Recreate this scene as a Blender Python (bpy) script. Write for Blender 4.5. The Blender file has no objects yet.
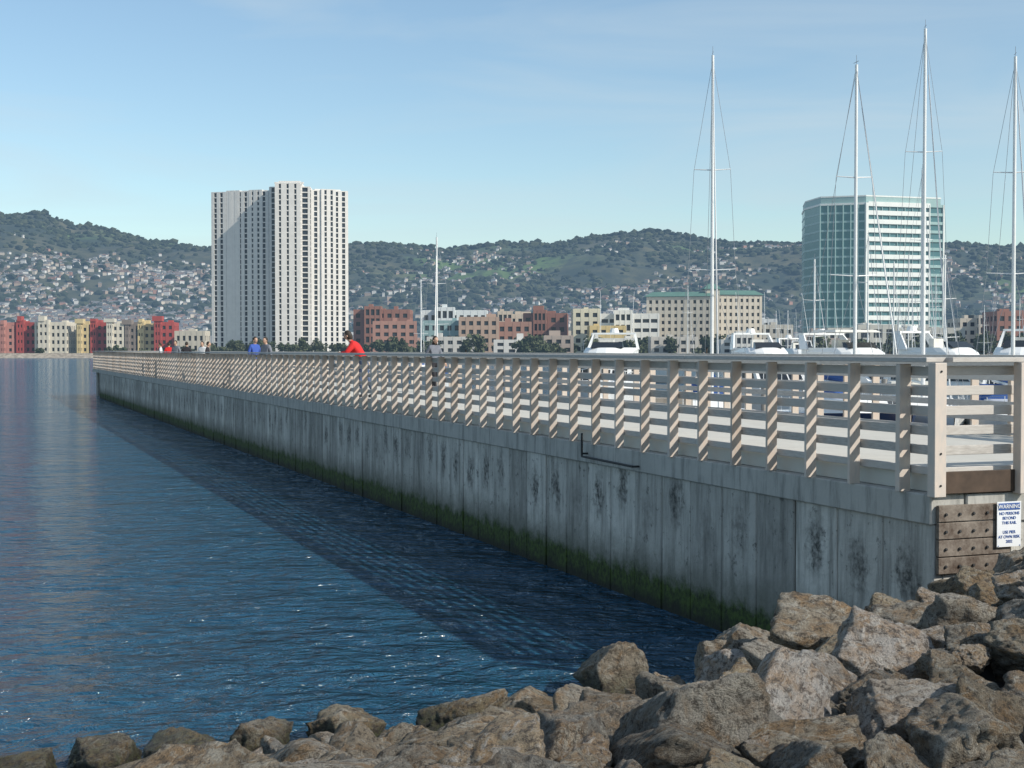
import bpy, bmesh, math, random
import numpy as np
from mathutils import Vector, Matrix, noise
random.seed(7); rng=np.random.default_rng(7)
scene=bpy.context.scene
col=scene.collection
H=3.42
# ------------------------------------------------------------------ helpers
def link(o,parent=None):
    col.objects.link(o)
    if parent: o.parent=parent
    return o
def empty(name,loc=(0,0,0)):
    e=bpy.data.objects.new(name,None); e.location=loc; return link(e)
class NT:
    def __init__(s,name):
        s.m=bpy.data.materials.new(name); s.m.use_nodes=True
        s.t=s.m.node_tree; s.n=s.t.nodes; s.b=s.n['Principled BSDF']; s.out=s.n['Material Output']
    def add(s,typ,**k):
        n=s.n.new(typ)
        for a,b in k.items(): setattr(n,a,b)
        return n
    def l(s,a,b): s.t.links.new(a,b)
    def noise(s,scale,detail=5,rough=.6,vec=None,dist=0):
        n=s.add('ShaderNodeTexNoise'); n.inputs['Scale'].default_value=scale; n.inputs['Detail'].default_value=detail
        n.inputs['Roughness'].default_value=rough; n.inputs['Distortion'].default_value=dist
        if vec is None: vec=s.pos()
        s.l(vec,n.inputs['Vector']); return n.outputs['Fac']
    def pos(s):
        if not hasattr(s,'_p'): s._p=s.add('ShaderNodeNewGeometry')
        return s._p.outputs['Position']
    def geo(s):
        s.pos(); return s._p
    def mapping(s,vec,scale=(1,1,1),rot=(0,0,0)):
        m=s.add('ShaderNodeMapping'); m.inputs['Scale'].default_value=scale; m.inputs['Rotation'].default_value=rot
        s.l(vec,m.inputs['Vector']); return m.outputs['Vector']
    def ramp(s,fac,stops):
        r=s.add('ShaderNodeValToRGB'); cr=r.color_ramp
        while len(cr.elements)<len(stops): cr.elements.new(.5)
        for e,(p,c) in zip(cr.elements,stops):
            e.position=p; e.color=(c,c,c,1) if isinstance(c,(int,float)) else (*c,1)
        s.l(fac,r.inputs['Fac']); return r.outputs['Color']
    def mix(s,fac,a,b,mode='MIX'):
        m=s.add('ShaderNodeMix',data_type='RGBA',blend_type=mode)
        for v,i in ((fac,0),(a,6),(b,7)):
            if isinstance(v,(int,float)): m.inputs[i].default_value=v
            elif isinstance(v,tuple): m.inputs[i].default_value=(*v,1)
            else: s.l(v,m.inputs[i])
        return m.outputs[2]
    def math(s,op,a,b=0,clamp=False):
        m=s.add('ShaderNodeMath',operation=op,use_clamp=clamp)
        for v,i in ((a,0),(b,1)):
            if isinstance(v,(int,float)): m.inputs[i].default_value=v
            else: s.l(v,m.inputs[i])
        return m.outputs[0]
    def z(s,vec=None):
        x=s.add('ShaderNodeSeparateXYZ'); s.l(vec or s.pos(),x.inputs[0]); return x.outputs['Z']
    def color(s,c):
        if isinstance(c,tuple): s.b.inputs['Base Color'].default_value=(*c,1)
        else: s.l(c,s.b.inputs['Base Color'])
    def rough(s,r):
        if isinstance(r,(int,float)): s.b.inputs['Roughness'].default_value=r
        else: s.l(r,s.b.inputs['Roughness'])
    def bump(s,h,strength=.5,dist=.02):
        b=s.add('ShaderNodeBump'); b.inputs['Strength'].default_value=strength; b.inputs['Distance'].default_value=dist
        s.l(h,b.inputs['Height']); s.l(b.outputs[0],s.b.inputs['Normal']); return b
    def haze(s,amount,c=(.22,.36,.53)):  # aerial haze painted into the material as a flat emission mix
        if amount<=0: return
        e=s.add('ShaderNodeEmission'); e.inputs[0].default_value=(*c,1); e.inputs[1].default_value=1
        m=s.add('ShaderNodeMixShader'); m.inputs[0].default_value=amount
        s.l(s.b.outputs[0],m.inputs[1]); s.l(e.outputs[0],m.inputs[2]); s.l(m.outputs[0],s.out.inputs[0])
def simple(name,c,rough=.7,var=.12,scale=3,metal=0,haze=0,bump=0):
    t=NT(name); n=t.noise(scale,3)
    f=t.ramp(n,[(.3,1-var),(.7,1+var)])
    t.color(t.mix(1.0,c,f,'MULTIPLY')); t.rough(rough); t.b.inputs['Metallic'].default_value=metal
    if bump: t.bump(n,bump,.01)
    t.haze(haze); return t.m
class MB:
    def __init__(s,O=(0,0,0),u=(1,0,0),v=(0,1,0),w=(0,0,1)):
        s.V=[];s.F=[];s.M=[];s.frame(O,u,v,w)
    def frame(s,O,u=(1,0,0),v=(0,1,0),w=(0,0,1)):
        s.O=Vector(O);s.u=Vector(u);s.v=Vector(v);s.w=Vector(w)
    def rot(s,O,a):
        s.frame(O,(math.cos(a),math.sin(a),0),(-math.sin(a),math.cos(a),0))
    def P(s,a,b,c): return tuple(s.O+s.u*a+s.v*b+s.w*c)
    def poly(s,pts,m=0):
        i=len(s.V); s.V+= [s.P(*p) for p in pts]; s.F.append(tuple(range(i,i+len(pts)))); s.M.append(m)
    def box(s,a0,a1,b0,b1,c0,c1,m=0):
        s.frus(a0,a1,b0,b1,c0,a0,a1,b0,b1,c1,m)
    def frus(s,a0,a1,b0,b1,c0,A0,A1,B0,B1,c1,m=0):
        i=len(s.V)
        for p in ((a0,b0,c0),(a1,b0,c0),(a1,b1,c0),(a0,b1,c0),(A0,B0,c1),(A1,B0,c1),(A1,B1,c1),(A0,B1,c1)): s.V.append(s.P(*p))
        for f in ((3,2,1,0),(4,5,6,7),(0,1,5,4),(1,2,6,5),(2,3,7,6),(3,0,4,7)): s.F.append(tuple(i+k for k in f)); s.M.append(m)
    def prism(s,pts,c0,c1,m=0):
        n=len(pts); i=len(s.V)
        for c in (c0,c1):
            for p in pts: s.V.append(s.P(p[0],p[1],c))
        for k in range(n):
            j=(k+1)%n; s.F.append((i+k,i+j,i+n+j,i+n+k)); s.M.append(m)
        s.F.append(tuple(i+n+k for k in range(n))); s.M.append(m)
        s.F.append(tuple(i+n-1-k for k in range(n))); s.M.append(m)
    def tube(s,p,q,r,r2=None,m=0,n=8):
        r2=r if r2 is None else r2
        p=Vector(s.P(*p));q=Vector(s.P(*q)); d=(q-p).normalized()
        a=d.cross(Vector((0,0,1)) if abs(d.z)<.9 else Vector((1,0,0))).normalized(); b=d.cross(a)
        i=len(s.V)
        for c,rr in ((p,r),(q,r2)):
            for k in range(n):
                t=2*math.pi*k/n; s.V.append(tuple(c+a*math.cos(t)*rr+b*math.sin(t)*rr))
        for k in range(n):
            j=(k+1)%n; s.F.append((i+k,i+j,i+n+j,i+n+k)); s.M.append(m)
        s.F.append(tuple(i+n-1-k for k in range(n)));s.M.append(m)
        s.F.append(tuple(i+n+k for k in range(n)));s.M.append(m)
    def obj(s,name,mats,parent=None,bevel=0,smooth=False):
        me=bpy.data.meshes.new(name); me.from_pydata(s.V,[],s.F)
        for m in mats: me.materials.append(m)
        me.polygons.foreach_set('material_index',s.M)
        bm=bmesh.new(); bm.from_mesh(me); bmesh.ops.recalc_face_normals(bm,faces=bm.faces); bm.to_mesh(me); bm.free()
        if smooth: me.polygons.foreach_set('use_smooth',[True]*len(me.polygons))
        me.update()
        o=bpy.data.objects.new(name,me); link(o,parent)
        if bevel:
            b=o.modifiers.new('bevel','BEVEL'); b.width=bevel; b.segments=1; b.limit_method='ANGLE'
        return o
# ------------------------------------------------------------------ world, sun, camera
az=math.radians(118); el=math.radians(36)
w=bpy.data.worlds.new("World"); scene.world=w; w.use_nodes=True
wn=w.node_tree; bg=wn.nodes['Background']
sky=wn.nodes.new('ShaderNodeTexSky'); sky.sky_type='NISHITA'; sky.sun_disc=False
sky.sun_elevation=el; sky.sun_rotation=az; sky.air_density=1.0; sky.dust_density=.6; sky.ozone_density=1.6
tc=wn.nodes.new('ShaderNodeTexCoord'); mp=wn.nodes.new('ShaderNodeMapping'); mp.inputs['Scale'].default_value=(1.0,1.0,8); mp.inputs['Rotation'].default_value=(0,.10,0)
wn.links.new(tc.outputs['Generated'],mp.inputs['Vector'])
nz=wn.nodes.new('ShaderNodeTexNoise'); nz.inputs['Scale'].default_value=2.6; nz.inputs['Detail'].default_value=7; nz.inputs['Distortion'].default_value=.7
wn.links.new(mp.outputs[0],nz.inputs['Vector'])
rp=wn.nodes.new('ShaderNodeValToRGB'); rp.color_ramp.elements[0].position=.40; rp.color_ramp.elements[1].position=.78
rp.color_ramp.elements[0].color=(.06,.06,.06,1); rp.color_ramp.elements[1].color=(.6,.6,.6,1)
wn.links.new(nz.outputs['Fac'],rp.inputs[0])
tint=wn.nodes.new('ShaderNodeMix'); tint.data_type='RGBA'; tint.blend_type='MULTIPLY'; tint.inputs[0].default_value=1; tint.inputs[7].default_value=(.95,1.04,1.02,1)
wn.links.new(sky.outputs[0],tint.inputs[6])
mx=wn.nodes.new('ShaderNodeMix'); mx.data_type='RGBA'
wn.links.new(rp.outputs[0],mx.inputs[0]); wn.links.new(tint.outputs[2],mx.inputs[6]); mx.inputs[7].default_value=(4.1,4.8,5.2,1)
wn.links.new(mx.outputs[2],bg.inputs[0]); bg.inputs[1].default_value=.148
sd=bpy.data.lights.new('sun','SUN'); sd.energy=4.7; sd.angle=math.radians(.5); sd.color=(1,.94,.84)
so=link(bpy.data.objects.new('sun',sd)); sv=Vector((math.sin(az)*math.cos(el),math.cos(az)*math.cos(el),math.sin(el)))
so.rotation_euler=sv.to_track_quat('Z','Y').to_euler()
cd=bpy.data.cameras.new('camera'); cam=link(bpy.data.objects.new('camera',cd)); cam.location=(0,0,H)
cd.sensor_width=36; cd.lens=36*1400/1024; cd.clip_end=40000; cd.clip_start=.1
cam.rotation_euler=(math.radians(90-1.39),0,0); scene.camera=cam
scene.view_settings.view_transform='Standard'; scene.view_settings.look='None'; scene.view_settings.exposure=0
# ------------------------------------------------------------------ water
t=NT('water_mat')
v1=t.mapping(t.pos(),(1,1.5,1),(0,0,.35)); v2=t.mapping(t.pos(),(1,1.3,1),(0,0,-.5))
a=t.noise(.8,3,.55,v1,.4); b=t.noise(3.0,4,.6,v2,.6); c=t.noise(.06,3,.5,v1); d_=t.noise(.24,2,.5,v2)
gust=t.ramp(c,[(.35,.8),(.7,1.3)])
h=t.math('ADD',t.math('MULTIPLY',a,.9),t.math('MULTIPLY',b,.42)); h=t.math('ADD',t.math('MULTIPLY',h,gust),t.math('MULTIPLY',d_,1.5))
t.bump(h,1.0,.72); t.color(t.mix(t.ramp(c,[(.3,0),(.7,1)]),(.013,.064,.118),(.020,.085,.148)))
t.rough(.10); t.b.inputs['IOR'].default_value=1.42
mb=MB(); mb.poly([(-15000,-3000,0),(15000,-3000,0),(15000,9000,0),(-15000,9000,0)]); mb.obj('water',[t.m])
# ------------------------------------------------------------------ pier
D=Vector((-.3599,.9330,0)).normalized(); E=Vector((D.y,-D.x,0)); P0=Vector((3.99,13.2,0))
W=5.2; L=92.3
pier=empty('pier')
t=NT('seawall_concrete'); at=t.add('ShaderNodeAttribute',attribute_name='puv'); uv=at.outputs['Vector']
sx=t.add('ShaderNodeSeparateXYZ'); t.l(uv,sx.inputs[0]); uu,vv,rr=sx.outputs
rnd=t.geo().outputs['Random Per Island']
nbig=t.noise(1.1,6,.65); nfine=t.noise(14,5,.6); stre=t.noise(3.6,5,.7,t.mapping(t.pos(),(1.6,1.6,.16)))
base=t.mix(t.ramp(nbig,[(.3,0),(.72,1)]),(.40,.385,.35),(.60,.58,.53))
base=t.mix(t.math('MULTIPLY',t.ramp(stre,[(.45,0),(.66,1)]),.75),base,(.17,.165,.15))
sc=t.ramp(rnd,[(0,.66),(1,1.18)]); base=t.mix(1.0,base,sc,'MULTIPLY')
nd=t.noise(5,5,.7)
dx=t.math('MULTIPLY',t.math('SUBTRACT',uu,.5),3.2)
dx=t.math('ADD',dx,t.math('MULTIPLY',t.math('SUBTRACT',nd,.5),3.0))
dz=t.math('MULTIPLY',t.math('SUBTRACT',vv,rr),1.8)
dd=t.math('SQRT',t.math('ADD',t.math('MULTIPLY',dx,dx),t.math('MULTIPLY',dz,dz)))
st=t.ramp(dd,[(.18,.95),(.80,0)]); st=t.math('MULTIPLY',st,t.ramp(nfine,[(.35,.35),(.6,1)])); st=t.math('MULTIPLY',st,t.ramp(rnd,[(.2,.3),(.6,1)]))
base=t.mix(st,base,(.035,.035,.032))
spots=t.noise(7,4,.75); base=t.mix(t.ramp(spots,[(.59,0),(.69,.75)]),base,(.06,.06,.055))
zz=t.math('ADD',vv,t.math('MULTIPLY',t.math('SUBTRACT',t.noise(2.6,6,.75),.5),.6))
base=t.mix(t.ramp(zz,[(.46,.85),(.88,0)]),base,(.12,.125,.10))
base=t.mix(t.ramp(zz,[(.34,1),(.48,0)]),base,t.mix(t.ramp(nfine,[(.35,0),(.7,1)]),(.014,.024,.007),(.06,.10,.016)))
base=t.mix(t.ramp(zz,[(.04,1),(.22,0)]),base,(.010,.014,.008))
t.color(base); t.rough(.9); t.bump(t.math('ADD',nfine,nbig),.7,.015); wallm=t.m
pw=.80; V=[];F=[];A=[]
def addpanel(u0,u1,off,face='side'):
    i=len(V); mid=random.uniform(1.15,1.55); ch=.014
    prof=[(u0,.10),(u0,off+ch),(u0+ch,off),(u1-ch,off),(u1,off+ch),(u1,.10)]
    f=(lambda a,b:P0+D*a+E*b) if face=='side' else (lambda a,b:P0+E*a+D*b)
    zs=(-2,0,.5,1,1.76)
    for z in zs:
        for a,b in prof:
            p=f(a,b); V.append((p.x,p.y,z)); A.extend(((a-u0)/(u1-u0),z,mid))
    n=len(prof)
    for k in range(len(zs)-1):
        for j in range(n-1): F.append((i+k*n+j,i+k*n+j+1,i+(k+1)*n+j+1,i+(k+1)*n+j))
u=0.0
while u<L-.1:
    addpanel(u+.008,u+pw-.008,random.uniform(-.010,.018)); u+=pw
Lw=u; u=.10
while u<W-.1: addpanel(u+.004,min(u+pw-.004,W),random.uniform(.0,.012),face='end'); u+=pw
me=bpy.data.meshes.new('seawall_panels'); me.from_pydata(V,[],F); me.materials.append(wallm)
bm=bmesh.new(); bm.from_mesh(me); bmesh.ops.recalc_face_normals(bm,faces=bm.faces); bm.to_mesh(me); bm.free()
at=me.attributes.new('puv','FLOAT_VECTOR','POINT'); at.data.foreach_set('vector',A)
link(bpy.data.objects.new('seawall_panels',me),pier)
t=NT('cap_concrete'); n=t.noise(2,6,.7); n2=t.noise(3.5,5,.7,t.mapping(t.pos(),(1.8,1.8,.3)))
b_=t.mix(n,(.32,.31,.285),(.52,.505,.465)); b_=t.mix(t.ramp(n2,[(.48,0),(.68,.7)]),b_,(.15,.15,.14)); t.color(b_); t.rough(.9); t.bump(t.noise(20),.4,.01); capm=t.m
t=NT('deck_concrete'); n=t.noise(3,5); t.color(t.mix(n,(.46,.44,.39),(.60,.58,.52))); t.rough(.9); deckm=t.m
darkm=simple('dark_core',(.03,.03,.03))
mb=MB(P0,D,E)
mb.box(.11,Lw,.11,W-.02,-2,1.75,0)
mb.obj('pier_core',[capm],pier)
mb=MB(P0,D,E); k=0
while k<Lw:
    e=min(k+9.6,Lw); mb.box(k+.008,e-.008,-.035,.36,1.762,2.05,0); mb.box(k+.008,e-.008,W-.3,W+.03,1.762,2.05,0); k=e
mb.box(-.02,.34,.362,W-.302,1.762,2.045,0)
mb.obj('cap_beam',[capm],pier,bevel=.012)
mb=MB(P0,D,E); k=0
while k<Lw+5:
    mb.box(k+.006,k+2.394,.12,W-.12,2.056,2.22,0); k+=2.4
mb.obj('deck',[deckm],pier)
mb=MB(P0,D,E); mb.box(Lw+.02,Lw+5.4,-.05,W+.05,1.80,2.05,0)
for a in (Lw+1.6,Lw+4.6):
    for b in (.3,W-.3): mb.tube((a,b,-2),(a,b,1.8),.16,m=0,n=12)
mb.obj('end_platform',[capm],pier)
# railing
t=NT('rail_wood'); gp=t.mapping(t.pos(),(1,1,1),(0,0,-math.atan2(D.y,D.x)))
n=t.noise(2.2,5,.6,t.mapping(gp,(3,9,3))); r=t.geo().outputs['Random Per Island']
cbase=t.mix(r,(.48,.37,.29),(.66,.56,.48)); g=t.mix(t.ramp(n,[(.35,0),(.7,.8)]),cbase,(.50,.47,.43)); t.color(g); t.rough(.8); t.bump(n,.3,.004); woodm=t.m
t=NT('weathered_wood'); n=t.noise(2.2,5,.6,t.mapping(t.pos(),(4,4,30))); r=t.geo().outputs['Random Per Island']
t.color(t.mix(t.ramp(n,[(.3,0),(.7,1)]),t.mix(r,(.36,.33,.30),(.50,.46,.42)),(.56,.53,.49))); t.rough(.85); t.bump(n,.3,.004); greym=t.m
BO=[(3.175,3.265),(2.985,3.075),(2.795,2.885),(2.605,2.695),(2.415,2.505)]
def railing(name,O,a,c,length,start=0):
    mb=MB(O,a,c); mb2=MB(O,a,c)
    n=int((length-start)/.8)
    for i in range(n+1):
        x=start+i*.8+random.uniform(-.012,.012); j=random.uniform(-.006,.006); th=.020 if i%6 else .034
        mb.box(x-th,x+th,-.085+j,.045+j,2.052+random.uniform(-.02,.01),3.285,0)
    x=0
    while x<length:
        e=min(x+4.8,length)
        for z0,z1 in BO:
            dz_=random.uniform(-.006,.006); mb2.box(x+.003,e-.003,.062,.10,z0+dz_,z1+dz_,0)
        mb2.box(x+.003,e-.003,-.10,.14,3.305,3.35,0)
        mb2.box(x+.003,e-.003,.062,.10,2.225,2.30,0)
        x=e
    e=empty(name); mb.obj('posts',[woodm],e,bevel=.004); mb2.obj('rails',[greym],e,bevel=.004)
railing('wooden_railing',P0,D,E,Lw+5.2,.46)
railing('wooden_railing',P0+E*W,D,-E,Lw+5.2,.2)
railing('wooden_railing',P0+E*.12,E,D,W-.25,1.7)
railing('wooden_railing',P0+D*(Lw+5.3)+E*.12,E,-D,W-.25)
mb=MB(P0,D,E); mb.box(-.13,-.022,-.10,.035,2.04,3.30,0); mb.box(-.13,-.022,.90,1.03,2.04,3.30,0)
for v_ in (-.03,.965):
    for z_ in (2.15,2.45,3.22): mb.tube((-.13,v_,z_),(-.142,v_,z_),.012,m=1,n=8)
mb.obj('railing_corner_post',[woodm,darkm],None,bevel=.006)
mb=MB(P0,D,E); mb.box(-.06,-.022,.037,.898,2.06,2.27,0); mb.obj('deck_edge_beam',[simple('dark_timber',(.07,.045,.03),.8,.3,6)],pier,bevel=.005)
t=NT('rusty_timber'); n=t.noise(5,6,.75); n2=t.noise(22,4); t.color(t.mix(t.ramp(n,[(.35,0),(.65,1)]),(.075,.05,.035),(.27,.23,.19))); t.rough(.9); t.bump(n2,.6,.01)
mb=MB(P0,D,E)
for i in range(4): mb.box(-.045,-.001,.02,.86,1.30+i*.165,1.455+i*.165,0)
for i in range(5):
    for j in range(4): mb.tube((-.046,.10+.16*i,1.37+j*.165),(-.062,.10+.16*i,1.37+j*.165),.016,m=1,n=8)
mb.obj('timber_fender_panel',[t.m,darkm],pier,bevel=.004)
mb=MB(P0,D,E); mb.tube((7.9,-.13,2.2),(7.9,-.13,1.86),.016); mb.tube((7.9,-.13,1.86),(6.2,-.13,1.84),.016)
mb.tube((6.2,-.13,1.84),(6.2,-.03,1.84),.014); mb.tube((7.9,-.13,1.9),(7.9,-.03,1.9),.014); mb.obj('pipe_bracket',[darkm])
# sign
signw=simple('sign_white',(.78,.79,.80),.4,.05); signb=simple('sign_blue',(.03,.09,.30),.5,.05)
sg=empty('warning_sign'); so_=-.06
mb=MB(P0,D,E); mb.box(-.075,-.068,.735+so_,1.02+so_,1.53,1.965,0); mb.box(-.079,-.0755,.75+so_,1.005+so_,1.885,1.95,1)
for vv_ in (.75,1.005): mb.tube((-.0755,vv_+so_,1.54),(-.08,vv_+so_,1.54),.005,m=1)
mb.obj('plate',[signw,signb],sg)
def text(s,v,z,size,mat,off):
    c=bpy.data.curves.new('lettering','FONT'); c.body=s; c.size=size; c.align_x='CENTER'; c.align_y='CENTER'; c.extrude=.0008; c.offset=.0006
    c.materials.append(mat); o=link(bpy.data.objects.new('lettering',c),sg)
    M=Matrix((( E.x,0,-D.x,0),(E.y,0,-D.y,0),(0,1,0,0),(0,0,0,1))); p=P0+E*v-D*off; M.translation=(p.x,p.y,z); o.matrix_world=M
text('WARNING',.8775+so_,1.917,.055,signw,.081)
for i,s in enumerate(['NO PERSONS','BEYOND','THIS RAIL','','USE PIER','AT OWN RISK','2002']): text(s,.8775+so_,1.85-i*.045,.040,signb,.077)
# ------------------------------------------------------------------ shore ground
SL=[(-40,-14),(-5.5,9.9),(-3.9,11.35),(-2.2,12.35),(-.65,13.15),(1.1,14.2),(3.2,15.6),(40,42)]
def shore_y(x):
    return float(np.interp(x,[p[0] for p in SL],[p[1] for p in SL]))
def ground(x,y):
    s=(shore_y(x)-y)*.80
    z=-.32+.31*s
    if x<0: z-=min(.2,.06*-x)
    if x>1.5: z+=min(.7,.22*(x-1.5))*min(1,max(0,s))
    if x>5: z=max(z,min(1.7,1.0+.3*(x-5)))
    if y>30: z=-3
    return max(-2.5,min(1.72,z))
V=[];F=[]; nx,ny=150,150
for j in range(ny):
    for i in range(nx):
        x=-20+i*.27; y=-20+j*.27; q=Vector((x,y,0)); 
        pu=(q-P0).dot(D); pv=(q-P0).dot(E); z=ground(x,y)-.12+.12*noise.noise(q*1.5)
        if pu>0 and pv>-.3: z=-1.5
        V.append((x,y,z))
for j in range(ny-1):
    for i in range(nx-1): F.append((j*nx+i,j*nx+i+1,(j+1)*nx+i+1,(j+1)*nx+i))
me=bpy.data.meshes.new('shore_ground'); me.from_pydata(V,[],F); me.materials.append(simple('shore_dirt',(.035,.03,.025),.95,.4,5,bump=.8)); link(bpy.data.objects.new('shore_ground',me))
# ------------------------------------------------------------------ rocks
t=NT('boulder_stone'); oi=t.add('ShaderNodeObjectInfo'); tco=t.add('ShaderNodeTexCoord')
sh=t.add('ShaderNodeVectorMath',operation='ADD'); t.l(tco.outputs['Object'],sh.inputs[0])
cx=t.add('ShaderNodeCombineXYZ'); r=oi.outputs['Random']; rr20=t.math('MULTIPLY',r,40.0)
for i_ in range(3): t.l(rr20,cx.inputs[i_])
t.l(cx.outputs[0],sh.inputs[1]); oc=sh.outputs[0]
n1=t.noise(1.3,6,.65,oc,.5); n2=t.noise(6,7,.78,oc); n3=t.noise(30,4,.7,oc); n4=t.noise(2.6,6,.75,oc,1.0)
c1=t.ramp(r,[(0,(.34,.30,.24)),(.2,(.44,.36,.24)),(.4,(.27,.26,.235)),(.6,(.41,.32,.20)),(.8,(.38,.34,.28)),(1,(.50,.47,.41))])
c2=t.mix(t.ramp(n1,[(.46,0),(.60,.8)]),c1,(.32,.20,.095))
c2=t.mix(t.ramp(n4,[(.50,0),(.60,.85)]),c2,(.50,.47,.40))
c2=t.mix(t.ramp(n2,[(.40,.9),(.51,0)]),c2,(.08,.065,.05))
c2=t.mix(t.ramp(n3,[(.62,0),(.75,.6)]),c2,(.62,.60,.54))
c2=t.mix(t.math('MULTIPLY',t.ramp(n3,[(.3,1),(.48,0)]),.65),c2,(.065,.055,.04))
c2=t.mix(1.0,c2,oi.outputs['Color'],'MULTIPLY')
zw=t.math('ADD',t.z(),t.math('MULTIPLY',t.math('SUBTRACT',n1,.5),.4))
c2=t.mix(t.ramp(zw,[(.12,.92),(.36,0)]),c2,t.mix(t.ramp(n2,[(.45,0),(.6,1)]),(.03,.025,.016),(.065,.075,.02)))
t.color(c2); t.rough(t.ramp(zw,[(.0,.4),(.3,.9)]))
hh=t.math('ADD',t.math('MULTIPLY',n2,1.3),t.math('MULTIPLY',n3,.5)); hh=t.math('ADD',hh,t.math('MULTIPLY',n4,1.6)); t.bump(hh,1.0,.07); rockm=t.m
def rockmesh(seed,sub=5):
    rg=np.random.default_rng(seed); bm=bmesh.new(); bmesh.ops.create_icosphere(bm,subdivisions=sub,radius=1)
    dirs=np.array([v.co[:] for v in bm.verts]); dirs/=np.linalg.norm(dirs,axis=1)[:,None]
    n=rg.integers(8,14); N=rg.normal(size=(n,3)); N/=np.linalg.norm(N,axis=1)[:,None]; d=rg.uniform(.55,.98,n)
    N=np.vstack([N,np.eye(3),-np.eye(3)]); d=np.concatenate([d,rg.uniform(.85,1.1,6)])
    q=np.maximum(dirs@N.T,0)/d; p=80
    R=(q**p).sum(1)**(-1/p)
    off=Vector(rg.uniform(-50,50,3))
    for v,rr,dd in zip(bm.verts,R,dirs):
        P=Vector(dd)*rr
        f=noise.fractal(P*1.4+off,1,2.1,3)*.07; rd=max(0,1-abs(noise.noise(P*2.0+off*2))*4)**2*.055
        cell=noise.cell(Vector((P.x*2.6+P.z*.9,P.y*2.3,P.z*3.0-P.x*.6))+off)*.03
        f+=noise.fractal(P*6+off,.8,2,4)*.04+cell
        v.co=P*(1+f-rd)
    me=bpy.data.meshes.new('boulder'); bm.to_mesh(me); bm.free(); me.materials.append(rockm)
    me.polygons.foreach_set('use_smooth',[True]*len(me.polygons)); return me
RM=[rockmesh(100+i) for i in range(16)]
placed=[]
def rock(x,y,z,rx,ry,rz,tone=None,mi=None,name='boulder',par=None):
    o=bpy.data.objects.new(name,RM[random.randrange(16) if mi is None else mi]); o.location=(x,y,z); o.scale=(rx,ry,rz)
    tn=tone or random.choice((.72,.9,1.0,1.1,1.3)); o.color=(tn,tn,tn*(1.06 if tn>1.2 else 1),1)
    o.rotation_euler=(random.uniform(-.4,.4),random.uniform(-.4,.4),random.uniform(0,6.28)); link(o,par); placed.append((x,y,max(rx,ry))); return o
hero=[(2.80,12.0,.80,.54,.47,.42,1.1),(1.0,13.7,.24,.42,.36,.32,.9),(4.15,11.6,1.25,.46,.42,.42,1.2),(3.45,11.3,.98,.40,.38,.32,.9),(2.40,7.1,1.30,.66,.50,.28,1.4),
(.85,10.9,.36,.48,.40,.32,.95),(-.65,10.8,.15,.46,.40,.30,1.15),(1.95,12.6,.50,.46,.36,.28,1.0),(.15,12.6,.14,.46,.38,.28,1.2),(-.45,12.4,.08,.38,.34,.26,.8),(1.9,10.9,.66,.38,.34,.30,1.1),
(2.9,10.3,.96,.38,.40,.30,.8),(3.3,9.4,1.18,.36,.34,.28,1.1),(1.35,9.7,.66,.38,.34,.28,.9),(2.2,9.0,.98,.38,.34,.28,1.2),(-1.35,12.1,.08,.38,.32,.26,1.1),
(-2.1,11.8,.06,.36,.32,.25,.9),(-2.75,11.6,.04,.34,.30,.24,1.1),(-3.4,11.4,.02,.36,.32,.25,.9),(-4.0,11.1,-.02,.36,.34,.24,.8),(2.3,13.6,.45,.42,.36,.3,1),(3.0,13.5,.60,.36,.32,.28,1.2),(.3,9.8,.40,.38,.34,.28,.9),(4.6,12.5,1.3,.38,.36,.34,1)]
for hx in hero: rock(*hx)
cnt=0; rubble=empty('riprap_rubble')
for k in range(34000):
    x=random.uniform(-6.5,8.5); y=random.uniform(4.4,17.5)
    if x/y<-.45 or x/y>.55: continue
    g=ground(x,y)
    if g<-.5: continue
    q=Vector((x,y,0))-P0
    big=k<7000
    R=random.uniform(.16,.36) if big else random.uniform(.07,.17)
    if q.dot(D)>-.3-R*.3 and q.dot(E)>-.2-R*.8: continue
    if any((x-a)**2+(y-b)**2<((.70 if big else .62)*(R+c))**2 for a,b,c in placed if abs(x-a)<1.3): continue
    rock(x,y,g+R*(.16 if x>-.5 else .3),R*random.uniform(.85,1.3),R*random.uniform(.75,1.1),R*random.uniform(.6,.9),name='boulder' if big else 'rubble',par=None if big else rubble); cnt+=1
    if cnt>1400: break
print('rocks',cnt)
# ------------------------------------------------------------------ far land
landm=simple('shore_land',(.16,.14,.10),.95,.3,.05,haze=.08)
mb=MB()
pts=[(-9000,600),(-260,600),(-90,598),(-60,560),(-20,440),(60,425),(400,420),(9000,420)]
for (a,b),(c,d) in zip(pts[:-1],pts[1:]):
    mb.poly([(a,b-8,-.4),(c,d-8,-.4),(c,d,2.0),(a,b,2.0)],1); mb.poly([(a,b,2.0),(c,d,2.0),(c,2900,2.0),(a,2900,2.0)],0)
mb.obj('far_shore',[landm,simple('riprap_bank',(.30,.26,.21),.95,.5,.6,haze=.06)])
RX=[-6000,-3500,-2400,-2011,-1850,-1717,-1619,-1422,-1206,-900,-636,-440,-244,-47,149,346,581,817,1131,1400,1721,2011,3500,6000]
RH=[400,480,535,550,545,492,487,444,420,425,434,432,416,434,420,444,458,446,436,428,442,414,400,350]
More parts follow.
